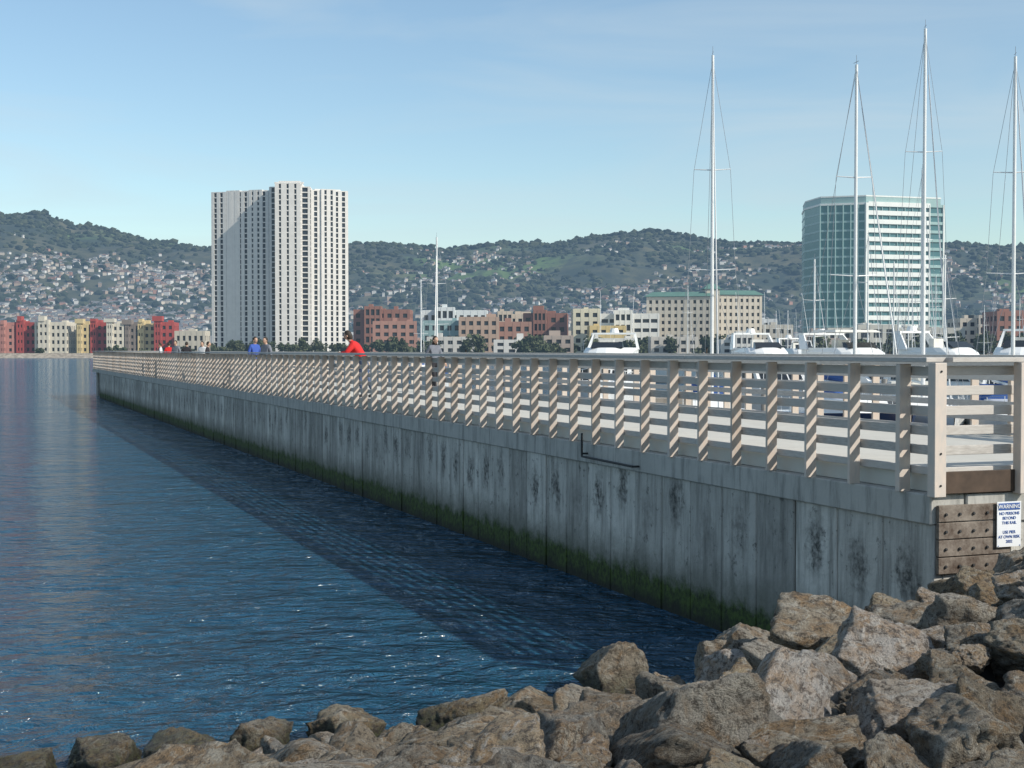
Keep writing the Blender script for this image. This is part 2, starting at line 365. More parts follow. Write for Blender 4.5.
def hill(x,y):
    t_=(y-2450)/(5500-2450)
    if t_<=0: return -3
    g=min(t_,1)**1.08
    if t_>1: g=max(0,1-(t_-1)*2.5)
    r=float(np.interp(x*5500/max(y,2450),RX,RH)); 
    n_=noise.fractal(Vector((x/700,y/700,3.3)),1,2,5); n2=noise.fractal(Vector((x/120,y/120,9)),1,2,3)
    amp=min(1,t_*3)*(1-.82*max(0,min(1,(t_-.55)/.4)))
    return r*g+n_*100*amp*(.4+t_)+n2*7*min(1,t_*3)-10
V=[];F=[];nx,ny=420,110
for j in range(ny):
    y=2450+(6400-2450)*j/(ny-1)
    for i in range(nx):
        x=(-1+2*i/(nx-1))*(2700+ (y-2450)*.35); V.append((x,y,hill(x,y)))
for j in range(ny-1):
    for i in range(nx-1): F.append((j*nx+i,j*nx+i+1,(j+1)*nx+i+1,(j+1)*nx+i))
HC=(.19,.32,.48)  # painted haze tint that the hill materials emit
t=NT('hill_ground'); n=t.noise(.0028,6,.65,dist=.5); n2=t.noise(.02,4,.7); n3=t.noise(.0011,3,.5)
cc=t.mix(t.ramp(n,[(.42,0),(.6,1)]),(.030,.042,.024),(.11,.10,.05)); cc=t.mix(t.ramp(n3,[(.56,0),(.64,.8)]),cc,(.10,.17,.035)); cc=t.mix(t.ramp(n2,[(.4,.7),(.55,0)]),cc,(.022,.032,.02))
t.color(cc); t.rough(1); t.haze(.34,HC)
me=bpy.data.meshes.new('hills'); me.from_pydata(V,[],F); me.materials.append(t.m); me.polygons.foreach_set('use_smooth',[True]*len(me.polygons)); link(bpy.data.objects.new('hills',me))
ico=bmesh.new(); bmesh.ops.create_icosphere(ico,subdivisions=1,radius=1); iv=np.array([v.co[:] for v in ico.verts]); ifc=np.array([[v.index for v in f.verts] for f in ico.faces]); ico.free()
def blobs(name,items,mat):
    V=[];F=[];o=0
    for (x,y,z,sx,sz) in items:
        p=iv*(1+rng.uniform(-.3,.3,(len(iv),1)))*np.array([sx,sx,sz])+np.array([x,y,z]); V.append(p); F.append(ifc+o); o+=len(iv)
    me=bpy.data.meshes.new(name); me.from_pydata(np.vstack(V).tolist(),[],np.vstack(F).tolist()); me.materials.append(mat); return link(bpy.data.objects.new(name,me))
it=[]
while len(it)<17000:
    y=random.uniform(2500,5600); x=random.uniform(-.47,.47)*y
    if y<5350 and noise.fractal(Vector((x/260,y/260,1)),1,2,4)<random.uniform(-.5,.5): continue
    if x<-.2*y and y<4200 and random.random()<.4: continue
    s=random.uniform(4,10); 
    if y>5300 and random.random()<.06: s*=1.7
    it.append((x,y,hill(x,y)+s*.3,s*1.3,s*random.uniform(.6,1.2)))
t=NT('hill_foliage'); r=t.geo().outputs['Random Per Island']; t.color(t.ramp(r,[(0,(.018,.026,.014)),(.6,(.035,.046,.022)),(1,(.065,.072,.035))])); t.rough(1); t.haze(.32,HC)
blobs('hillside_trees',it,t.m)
mb=MB(); k=0
while k<11000:
    left=random.random()<.36
    y=2480+random.random()**1.4*(2100 if left else 2800); x=random.uniform(-.45,-.17)*y if left else random.uniform(-.2,.45)*y
    dens=noise.fractal(Vector((x/380,y/380,7)),1,2,3)+ (.4 if left else .25)-(y-2500)/6500
    if dens<random.uniform(-.1,.6): continue
    z=hill(x,y); mb.rot((x,y,z),random.uniform(-.6,.6)); ww=random.uniform(3,7.5); dd=random.uniform(4,6); hh=random.uniform(3,7)
    m=random.choices([0,1,2,3],[5,4,3,1])[0]; mb.box(-ww,ww,-dd,dd,-4,hh,m)
    rm=random.choice([4,5,5]); i=len(mb.V)
    for p in ((-ww-.4,-dd-.4,hh+.05),(ww+.4,-dd-.4,hh+.05),(ww+.4,dd+.4,hh+.05),(-ww-.4,dd+.4,hh+.05),(-ww*.8,0,hh+2.6),(ww*.8,0,hh+2.6)): mb.V.append(mb.P(*p))
    for f in ((0,1,5,4),(1,2,5),(2,3,4,5),(3,0,4),(3,2,1,0)): mb.F.append(tuple(i+q for q in f)); mb.M.append(rm)
    k+=1
def hz(n_,c,a=.28): return simple(n_,c,.9,.1,.1,haze=a)  # far surface colour with emissive haze mixed in
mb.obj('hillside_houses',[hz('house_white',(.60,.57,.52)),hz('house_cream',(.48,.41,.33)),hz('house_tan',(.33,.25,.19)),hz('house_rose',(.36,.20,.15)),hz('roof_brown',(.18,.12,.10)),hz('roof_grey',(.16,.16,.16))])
# ------------------------------------------------------------------ buildings
glassd=NT('tower_glass'); glassd.color((.035,.045,.06)); glassd.rough(.15); glassd.haze(.06); glassd=glassd.m
def block(mb,x,y,rot,w_,d_,z0,z1,floors,bw,bd,slab=.35,pier_=.3,wm=0,gm=1,proud=.35):
    a=math.radians(rot); mb.rot((x,y,0),a); w2=w_/2; d2=d_/2
    mb.box(-w2,w2,-d2,d2,z0,z1-.3,gm)
    fh=(z1-z0)/floors; s=fh*slab
    for i in range(floors+1):
        z=z0+i*fh; mb.box(-w2-proud,w2+proud,-d2-proud,d2+proud,z-s*.5 if i else z0,z+s*.5,wm)
    e=.08
    for i in range(bw+1):
        c=-w2+w_*i/bw; p=w_/bw*pier_*.5
        for sgn in (-1,1):
            mb.box(max(c-p,-w2-proud-e),min(c+p,w2+proud+e),*sorted((sgn*(d2-.02),sgn*(d2+proud+e))),z0,z1+s*.4,wm)
    for i in range(1,bd):
        c=-d2+d_*i/bd; p=d_/bd*pier_*.5
        for sgn in (-1,1): mb.box(*sorted((sgn*(w2-.02),sgn*(w2+proud+e))),c-p,c+p,z0,z1+s*.4,wm)
def roofstuff(mb,b):
    mb.rot((b['x'],b['y'],0),math.radians(b['rot'])); w2=b['w_']/2-1; z=b['z1']
    for q in range(max(1,int(w2/4))):
        c=random.uniform(-w2*.8,w2*.8); s=random.uniform(.8,2.5); mb.box(c-s,c+s,-2,2,z+.4,z+.6+random.uniform(.8,2.2),0)
def house(name,blocks,wc,gl=None,extra=None,haze=.12,roof=False):
    e=empty(name); mb=MB()
    for b in blocks:
        block(mb,**b)
        if roof: roofstuff(mb,b)
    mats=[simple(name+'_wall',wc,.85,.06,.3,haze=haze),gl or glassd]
    if extra: mats+=extra[1]; extra[0](mb)
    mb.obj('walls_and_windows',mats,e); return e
def ex(mb):
    mb.rot((-126,800,0),0); mb.box(-6,6,-6,6,97.2,99,0); 
    for q in range(5): mb.box(-8+q*3.6,-6+q*3.6,-8,-6.5,97.2,98.2,0)
    mb.rot((-150,818,0),math.radians(-15)); mb.box(-12,10,-5,5,94.5,95.8,0)
    mb.rot((-108,812,0),math.radians(18)); mb.box(-7,8,-5,5,94.5,95.8,0)
B=dict(floors=31,slab=.20,proud=.6)
house('residential_tower',[dict(x=-151.5,y=814,rot=-15,w_=38,d_=20,z0=2,z1=94,bw=10,bd=4,pier_=.54,**B),
 dict(x=-146,y=803.6,rot=-15,w_=7,d_=3,z0=2,z1=94.6,bw=2,bd=2,pier_=.62,**B),dict(x=-159.5,y=807.4,rot=-15,w_=7,d_=3,z0=2,z1=94.6,bw=2,bd=2,pier_=.62,**B),
 dict(x=-126,y=801,rot=0,w_=13,d_=24,z0=2,z1=97,bw=3,bd=5,pier_=.70,**B),
 dict(x=-134.5,y=804,rot=0,w_=4.5,d_=18,z0=2,z1=95.5,bw=1,bd=3,pier_=.3,**B),dict(x=-117.5,y=803,rot=3,w_=4.5,d_=18,z0=2,z1=95.5,bw=1,bd=3,pier_=.3,**B),
 dict(x=-107.2,y=810,rot=18,w_=20,d_=20,z0=2,z1=94,bw=5,bd=4,pier_=.54,**B),
 dict(x=-105,y=800.8,rot=18,w_=7,d_=3,z0=2,z1=94.6,bw=2,bd=2,pier_=.62,**B)],(.72,.69,.64),extra=(ex,[]),haze=.09)
t=NT('office_glass'); t.color(t.mix(t.noise(.25,3),(.04,.12,.14),(.07,.18,.20))); t.rough(.22); t.haze(.14,(.25,.46,.55)); og=t.m
foot=[(168,806),(171.5,781),(195,773),(241,787),(238,832),(172,832)]
mb=MB(); c=np.mean(foot,axis=0)
def scalep(k): return [(c[0]+(p[0]-c[0])*k,c[1]+(p[1]-c[1])*k) for p in foot]
mb.prism(scalep(1),2,84,1); fh=82/17
for i in range(18):
    z=2+i*fh; mb.prism(scalep(1.006),z-.55,z+.55,2)
for i in range(6):
    f=i/6; mb.box(171.5+23.5*f-.25,171.5+23.5*f+.25,781-8*f-.45,781-8*f+.5,2,84,2)
d_r=Vector((46,14,0)).normalized(); nr=Vector((d_r.y,-d_r.x,0))
mb.frame(Vector((195,773,0)),d_r,-nr)
Lr=48.1
for i in range(18):
    z=2+i*fh; mb.box(1.0,Lr-8,-.9,.5,z-1.3,z+1.2,0); mb.box(Lr-7.98,Lr+.3,-.7,.5,z-.9,z+.7,2)
mb.box(-.6,.98,-1.0,.5,2,84.6,0); mb.box(Lr+.32,Lr+1.2,-1,.8,2,84.6,0)
mb.box(Lr-8.6,Lr-8.1,-1.1,.3,2,84.4,0)
for i in range(1,8): mb.box(i*4.8,i*4.8+.35,-.6,.3,2,84,2)
mb.frame((0,0,0))
mb.prism(scalep(.985),84.6,88,2); mb.prism(scalep(1.012),83.6,84.7,0); mb.prism(scalep(.99),88.05,88.8,0)
for i in range(10): mb.box(180+i*5,183+i*5,800,806,88.9,90.2,2)
mb.obj('glass_office_tower',[simple('office_white',(.76,.78,.74),.6,.05,.3,haze=.10),og,simple('office_green',(.30,.44,.42),.5,.05,.3,haze=.12)])
red=(.36,.06,.045);yel=(.58,.46,.24);cream=(.58,.53,.43);brn=(.22,.18,.15);pink=(.42,.19,.15)
aps=[(-340,30,14,yel),(-305,28,15,red),(-272,26,15,cream),(-246,16,13,brn),(-234.5,5,14,pink),(-226,9.5,15.5,red),(-213,14,15.5,cream),(-199,5,14.5,yel),(-192.5,7.5,15.5,red),(-184,7,15,cream),(-177,4.5,14,brn),(-170.5,7.5,15,yel),(-161.5,8.5,15.5,red)]
for i,(x,w_,h_,cc) in enumerate(aps):
    house('apartment_building',[dict(x=x,y=655+(i%3)*2,rot=random.choice((0,6)),w_=w_,d_=16,z0=2,z1=h_,floors=4,bw=max(2,int(w_/2.2)),bd=5,slab=.5,pier_=.5,proud=.3),
      dict(x=x-w_*.2,y=646.5+(i%3)*2,rot=0,w_=w_*.3,d_=2.5,z0=2,z1=h_+.8,floors=4,bw=2,bd=2,slab=.6,pier_=.5,proud=.3)],cc,roof=True)
house('low_building',[dict(x=-146,y=640,rot=0,w_=13,d_=10,z0=2,z1=11,floors=2,bw=5,bd=3,slab=.5,pier_=.5)],(.5,.45,.36),roof=True)
brick=(.28,.13,.09)
def bpx(nm,x0,x1,h,fl,cc,y=620,rot=0,slab=.5,pier_=.45,d=18,extra=None):
    bl=[dict(x=(x0+x1)/2,y=y+d/2,rot=rot,w_=(x1-x0),d_=d,z0=2,z1=h,floors=fl,bw=max(3,int((x1-x0)/3.2)),bd=4,slab=slab,pier_=pier_)]
    if x1-x0>18: bl.append(dict(x=x0+(x1-x0)*.35,y=y-.5,rot=rot,w_=(x1-x0)*.28,d_=6,z0=2,z1=h+1.6,floors=fl,bw=3,bd=2,slab=slab*.7,pier_=.3))
    house(nm,bl,cc,extra=extra,roof=True)
bpx('brick_office_building',-72,-47,21,5,brick,y=640); bpx('brick_office_building',-60,-42,15,4,(.36,.19,.14),y=600,rot=5)
bpx('commercial_building',-42,-12,21,4,(.66,.68,.66),y=660); bpx('commercial_building',-38,-22,15,3,(.25,.36,.35),y=600)
bpx('brick_office_building',-22,-6,16.5,4,(.42,.29,.21),y=590); bpx('brick_office_building',6,25,19,4,brick,y=630,rot=-4);bpx('brick_office_building',-6,8,14.5,3,(.33,.18,.13),y=600)
bpx('commercial_building',-12,12,20,4,(.48,.40,.31),y=690,rot=4)
bpx('modern_office_building',27,38,20.5,5,(.64,.58,.42),y=610); bpx('modern_office_building',38,62,17.5,4,(.74,.72,.66),y=585,rot=-6,slab=.6,pier_=.2); bpx('modern_office_building',32,46,12.5,3,(.60,.45,.2),y=570)
for (x0,x1,h,cc,y) in ((-30,-14,7.5,(.55,.52,.47),500),(-6,6,6.5,(.60,.58,.54),490),(12,22,8,(.40,.32,.26),510),(26,44,7,(.62,.60,.55),495),(50,66,7.5,(.5,.46,.4),500),(72,92,6.5,(.58,.56,.52),480),(98,118,7,(.36,.30,.26),490)): bpx('waterfront_building',x0,x1,h,2,cc,y=y,d=10)
groof=simple('green_roof',(.10,.20,.16),.7,.1,.4,haze=.12)
def hotel(mb):
    for (x,y,rot,w2,d2,z) in ((73.5,610,-12,14,9,25.5),(97,618,10,10.5,9,26.5)):
        mb.rot((x,y,0),math.radians(rot)); mb.frus(-w2-1,w2+1,-d2-1,d2+1,z+.9,-w2+2,w2-2,-d2+4,d2-4,z+3.0,2)
    mb.rot((86,606,0),0); mb.box(-3,3,-5,5,2,29.5,0); mb.frus(-3.8,3.8,-5.5,5.5,29.6,-1.5,1.5,-1,1,32,2)
house('hotel_building',[dict(x=73.5,y=610,rot=-12,w_=27,d_=18,z0=2,z1=25.5,floors=8,bw=10,bd=5,slab=.5,pier_=.55),dict(x=97,y=618,rot=10,w_=20,d_=18,z0=2,z1=26.5,floors=8,bw=8,bd=5,slab=.5,pier_=.55)],(.54,.48,.39),extra=(hotel,[groof]))
bpx('commercial_building',112,128,14,3,(.45,.42,.36),y=640); bpx('commercial_building',118,132,18,4,(.55,.56,.56),y=700)
bpx('commercial_building',205,240,17,4,(.50,.44,.36),y=640); bpx('brick_office_building',208,226,19,4,brick,y=600);bpx('brick_office_building',246,300,20,4,brick,y=680); bpx('commercial_building',140,200,12,2,(.5,.48,.42),y=620)
mb=MB()
for i in range(420):
    y=random.uniform(860,2400); x=random.uniform(-.45,.45)*y; mb.rot((x,y,0),random.uniform(-.4,.4)); ww=random.uniform(6,22); hh=random.uniform(7,16)+ (y-860)*.004
    mb.box(-ww,ww,-8,8,2,hh,random.randrange(4)); mb.box(-ww*.5,ww*.2,-4,4,hh+.02,hh+2.2,random.randrange(4))
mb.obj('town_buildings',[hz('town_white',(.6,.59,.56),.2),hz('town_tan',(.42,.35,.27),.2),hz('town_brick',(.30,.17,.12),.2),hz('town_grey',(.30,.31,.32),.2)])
def leafcloud(centers,n,size):
    V=[];F=[];o=0
    for (x,y,z,rx,rz) in centers:
        u_=rng.normal(size=(n,3)); u_/=np.linalg.norm(u_,axis=1)[:,None]; u_*=rng.uniform(.35,1.05,(n,1))**.6
        c=u_*np.array([rx,rx,rz])+np.array([x,y,z])
        a=rng.normal(size=(n,3)); a/=np.linalg.norm(a,axis=1)[:,None]; b=np.cross(a,rng.normal(size=(n,3))); b/=np.linalg.norm(b,axis=1)[:,None]
        s=size*rng.uniform(.6,1.4,(n,1)); q=np.stack([c-a*s,c-b*s*.6,c+a*s,c+b*s*.6],1).reshape(-1,3); V.append(q)
        F.append(np.arange(4*n).reshape(n,4)+o); o+=4*n
    return np.vstack(V),np.vstack(F)
t=NT('foliage'); r=t.geo().outputs['Random Per Island']; nn=t.noise(.12,3); t.color(t.mix(t.ramp(nn,[(.4,0),(.6,1)]),t.mix(r,(.03,.045,.02),(.06,.08,.03)),t.mix(r,(.06,.07,.035),(.10,.11,.05)))); t.rough(.9); t.haze(.10)
cs=[]; trunks=MB()
def tree(x,y,h,r):
    trunks.frame((x,y,0)); trunks.tube((0,0,1.5),(.2,0,h*.6),.028*h,.012*h,n=5)
    for k in range(3): a=random.uniform(0,6.28); trunks.tube((.1,0,h*.35),(math.cos(a)*r*.5,math.sin(a)*r*.5,h*.7),.012*h,.005*h,n=4)
    for k in range(7):
        a=random.uniform(0,6.28); q=random.uniform(0,.65)*r; cs.append((x+math.cos(a)*q,y+math.sin(a)*q,h*random.uniform(.42,.85),r*random.uniform(.35,.6),h*random.uniform(.13,.22)))
for i in range(190):
    x=random.uniform(-45,260); y=random.uniform(450,560)
    tree(x,y,random.choice((4,5,6,7,9)) if x<150 else random.uniform(6,11),random.uniform(2,4.5))
for i in range(45): tree(random.uniform(-180,-60),random.uniform(700,770),random.uniform(5,10),random.uniform(3,5))
for i in range(30): tree(random.uniform(-290,-60),random.uniform(618,635),random.uniform(3,6.5),random.uniform(2,3))
V_,F_=leafcloud(cs,46,.65)
me=bpy.data.meshes.new('distant_trees'); me.from_pydata(V_.tolist(),[],F_.tolist()); me.materials.append(t.m); to=link(bpy.data.objects.new('distant_trees',me))
trunks.obj('trunks',[simple('bark',(.10,.075,.05))],to)
# ------------------------------------------------------------------ boats
gel=simple('gelcoat_white',(.80,.80,.78),.25,.03); win=simple('boat_window',(.02,.025,.03),.1,.1); blue=simple('canvas_blue',(.03,.09,.28),.8,.1); alu=simple('mast_aluminium',(.74,.74,.72),.4,.05,metal=.1)
wire=simple('rigging_wire',(.30,.31,.33),.4,.05,metal=.3); navy=simple('hull_navy',(.03,.045,.10),.25,.05); beige=simple('canvas_white',(.66,.64,.58),.8,.1)
def hull(mb,L_,B_,fb,m=0,transom=.8):
    st=14; rows=[]
    for i in range(st+1):
        s=i/st; x=(s-.5)*L_
        b=B_/2*(min(1,(1-s)*2.4)**.62 if s>.45 else transom+(1-transom)*min(1,s/.45)); b=max(b,.02)
        sh=fb*(1+.35*s**2); ring=[]
        for yy,zz in ((-1,sh),(-.96,sh*.5),(-.78,.05),(-.35,-.35),(0,-.5),(.35,-.35),(.78,.05),(.96,sh*.5),(1,sh)):
            fl=1-(.35*s**3 if zz<sh*.8 else 0); ring.append((x+(.5*s*(zz/sh) if s>.8 else 0),yy*b*fl,zz))
        rows.append(ring)
    i0=len(mb.V); n=9
    for r_ in rows: mb.V+=[mb.P(*p) for p in r_]
    for i in range(st):
        for j in range(n-1): mb.F.append((i0+i*n+j,i0+(i+1)*n+j,i0+(i+1)*n+j+1,i0+i*n+j+1)); mb.M.append(m)
        mb.F.append((i0+i*n,i0+i*n+8,i0+(i+1)*n+8,i0+(i+1)*n)); mb.M.append(0)
    mb.F.append(tuple(i0+j for j in range(n))); mb.M.append(m)
    return fb
def sailboat(x,y,L_,mast,head,hm=0,mr=.075,cover=3):
    e=empty('sailboat'); a=math.radians(head); mb=MB(); mb.rot((x,y,0),a); fb=1.0; B_=L_*.31
    hull(mb,L_,B_,fb,hm,.7)
    mb.frus(-L_*.12,L_*.25,-B_*.27,B_*.27,fb,-L_*.1,L_*.2,-B_*.22,B_*.22,fb+.62,0)
    mb.box(-L_*.08,L_*.16,-B_*.262,B_*.262,fb+.25,fb+.42,2)
    mb.box(-L_*.35,-L_*.15,-B_*.26,B_*.26,fb+.02,fb+.3,0)
    mb.frus(-L_*.2,-L_*.08,-B_*.26,B_*.26,fb+.5,-L_*.17,-L_*.09,-B_*.22,B_*.22,fb+1.15,cover)
    mb.obj('hull',[gel,navy,win,blue if cover==3 else beige,beige],e)
    mb=MB(); mb.rot((x,y,0),a); mx_=L_*.08
    mb.tube((mx_,0,fb),(mx_,0,mast),mr,mr*.72,m=0,n=10)
    mb.tube((mx_,0,fb+1.15),(-L_*.32,0,fb+1.25),.07,m=0); mb.tube((mx_-.15,0,fb+1.36),(-L_*.31,0,fb+1.42),.17,.10,m=2)
    for f,wd in ((.40,.9),(.68,.7)):
        z=fb+(mast-fb)*f
        for s in (-1,1): mb.tube((mx_,0,z),(mx_-.15,s*wd,z+.05),.026,.016,m=0,n=6)
    z1=fb+(mast-fb)*.40; z2=fb+(mast-fb)*.68; wr=.008
    for s in (-1,1):
        mb.tube((mx_-.2,s*B_*.46,fb),(mx_-.15,s*.9,z1),wr,m=1,n=4); mb.tube((mx_-.15,s*.9,z1),(mx_-.15,s*.7,z2),wr,m=1,n=4); mb.tube((mx_-.15,s*.7,z2),(mx_,0,mast-.2),wr,m=1,n=4)
        mb.tube((mx_-.2,s*B_*.44,fb),(mx_,0,z1),wr,m=1,n=4)
    mb.tube((L_*.5,0,fb*1.35),(mx_,0,mast-.1),wr,m=1,n=4); mb.tube((-L_*.49,0,fb),(mx_,0,mast),wr,m=1,n=4)
    mb.tube((L_*.485,0,fb*1.4),(mx_+L_*.05,0,mast*.88),.03,.02,m=0,n=6)
    mb.tube((mx_,0,mast),(mx_,0,mast+.35),.008,m=1,n=4); mb.tube((mx_-.25,0,mast+.1),(mx_+.2,0,mast+.1),.010,m=1,n=4)
    for s in (-1,1):
        pr=None
        for q in range(9):
            xx=-L_*.48+q*L_*.96/8*.98; t_=q/8; b=B_/2*(min(1,(1-t_)*2.4)**.62 if t_>.45 else .7+.3*min(1,t_/.45))*.93; zf=fb*(1+.35*t_*t_)
            mb.tube((xx,s*b,zf),(xx,s*b,zf+.6),.014,m=0,n=5)
            if pr:
                for hz_ in (.3,.6): mb.tube((pr[0],pr[1],pr[2]+hz_),(xx,s*b,zf+hz_),.006,m=1,n=4)
            pr=(xx,s*b,zf)
    mb.obj('mast_and_rigging',[alu,wire,blue if cover==3 else beige],e)
def yacht(x,y,L_,B_,head,fly=True,cov=4):
    e=empty('motor_yacht'); a=math.radians(head); mb=MB(); mb.rot((x,y,0),a); fb=1.35
    hull(mb,L_,B_,fb,0,.92); w2=B_*.5
    mb.frus(-L_*.34,L_*.30,-w2*.82,w2*.82,fb,-L_*.32,L_*.14,-w2*.72,w2*.72,fb+1.35,0)
    mb.frus(-L_*.28,L_*.12+.75,-w2*.805,w2*.805,fb+.55,-L_*.28,L_*.12+.15,-w2*.765,w2*.765,fb+1.05,2)
    for j in (-1,0,1):
        c=j*w2*.46; h=w2*.21
        xa=L_*.30-(L_*.16)*(.5/1.35)+.03; xb=L_*.30-(L_*.16)*(1.12/1.35)+.03
        mb.poly([(xa,c-h,fb+.5),(xa,c+h,fb+.5),(xb,c+h*.93,fb+1.12),(xb,c-h*.93,fb+1.12)],2)
    mb.frus(-L_*.36,L_*.16,-w2*.80,w2*.80,fb+1.36,-L_*.36,L_*.19,-w2*.78,w2*.78,fb+1.5,0)
    if fly:
        for (z0,z1,g0,g1) in ((1.51,1.95,0,.03),(1.951,2.2,.03,.07)):
            n=9; lo=[];hi=[]
            for gg,lst in ((g0,lo),(g1,hi)):
                lst.append((-L_*.24,-w2*.72))
                for q in range(n):
                    aa=-math.pi/2+math.pi*q/(n-1); lst.append((L_*(.02-gg)+math.cos(aa)*L_*.10,math.sin(aa)*w2*(.72-gg)))
                lst.append((-L_*.24,w2*.72))
            i=len(mb.V); nn_=len(lo)
            for lst,z in ((lo,z0),(hi,z1)):
                for p in lst: mb.V.append(mb.P(p[0],p[1],fb+z))
            for q in range(nn_): j=(q+1)%nn_; mb.F.append((i+q,i+j,i+nn_+j,i+nn_+q)); mb.M.append(0)
            mb.F.append(tuple(i+nn_+q for q in range(nn_))); mb.M.append(0)
        mb.frus(L_*.0,L_*.045,-w2*.45,w2*.45,fb+2.2,-L_*.02,L_*.0,-w2*.4,w2*.4,fb+2.5,2)
        mb.box(-L_*.12,-L_*.09,-w2*.3,w2*.1,fb+2.2,fb+2.65,4)
        for s in (-1,1):
            mb.frus(-L_*.25,-L_*.19,s*w2*.72-.05,s*w2*.72+.05,fb+2.1,-L_*.29,-L_*.25,s*w2*.6-.04,s*w2*.6+.04,fb+2.95,0)
            if cov:
                for q in (-.17,-.02): mb.tube((L_*q,s*w2*.62,fb+2.1),(L_*q,s*w2*.6,fb+3.05),.02,m=1,n=5)
        mb.box(-L_*.29,-L_*.25,-w2*.62,w2*.62,fb+2.95,fb+3.05,0)
        if cov: mb.frus(-L_*.19,L_*.0,-w2*.68,w2*.68,fb+3.06,-L_*.17,-L_*.02,-w2*.6,w2*.6,fb+3.2,3)
        mb.tube((-L_*.27,0,fb+3.05),(-L_*.27,0,fb+3.3),.28,.2,m=0,n=10)
        for s in (-.4,.5): mb.tube((-L_*.27,s*w2,fb+3.05),(-L_*.31,s*w2*1.1,fb+5.4),.015,.008,m=1,n=4)
    for s in (-1,1):
        pr=None
        for q in range(8):
            t_=.5+q*.068; xx=(t_-.5)*L_; b=B_/2*min(1,(1-t_)*2.4)**.62*.95; zf=fb*(1+.35*t_*t_)
            mb.tube((xx,s*b,zf),(xx,s*b,zf+.7),.018,m=1,n=5)
            if pr: mb.tube((pr[0],pr[1],pr[2]+.7),(xx,s*b,zf+.7),.02,m=1,n=5)
            pr=(xx,s*b,zf)
    mb.obj('hull_and_cabin',[gel,alu,win,blue if cov==3 else beige,beige],e)
yacht(5.2,76,13,3.9,-100,cov=0); yacht(14.0,77,12,3.4,-84,cov=0); yacht(19.3,78,14,4.4,-70,cov=4); yacht(22.2,70,11,3.4,-60,cov=0); yacht(22.6,62,12,3.6,-115,cov=0)
sailboat(7.8,55,11,14.75,-95); sailboat(12.4,52,10,13.8,-80,1); sailboat(15.95,55,12,15.75,-95,0,.08,4); sailboat(17.95,50.6,10.5,13.8,-100,0)
sailboat(-5.6,105,9,11.8,-90,0,.085); sailboat(-11.2,171,10,12,-80,0,.09); sailboat(25.5,88,9,14.6,-90); sailboat(19.2,90,9,9.2,-85); sailboat(24.5,80,8,8.8,-90,1)
for i in range(14): 
    yy=random.uniform(100,210); sailboat(random.uniform(.12,.40)*yy,yy,9,random.uniform(8,12),random.uniform(-100,-80),random.choice((0,0,1)),.06)
for i in range(9):
    yy=random.uniform(110,210); yacht(random.uniform(.03,.42)*yy,yy,9.5,3.1,random.uniform(-110,-70),fly=i%3==0,cov=0)
dk=simple('dock_wood',(.34,.30,.25),.9,.2,2); mb=MB()
for yy in (45.5,62,84.5): 
    mb.box(4 if yy<50 else 0,60,yy,yy+1.6,.12,.5)
    for q in range(10): mb.tube((6+q*5.5,yy+1.9,-1),(6+q*5.5,yy+1.9,2.1),.13,m=1,n=10)
mb.obj('floating_dock',[dk,simple('piling',(.30,.28,.25))])
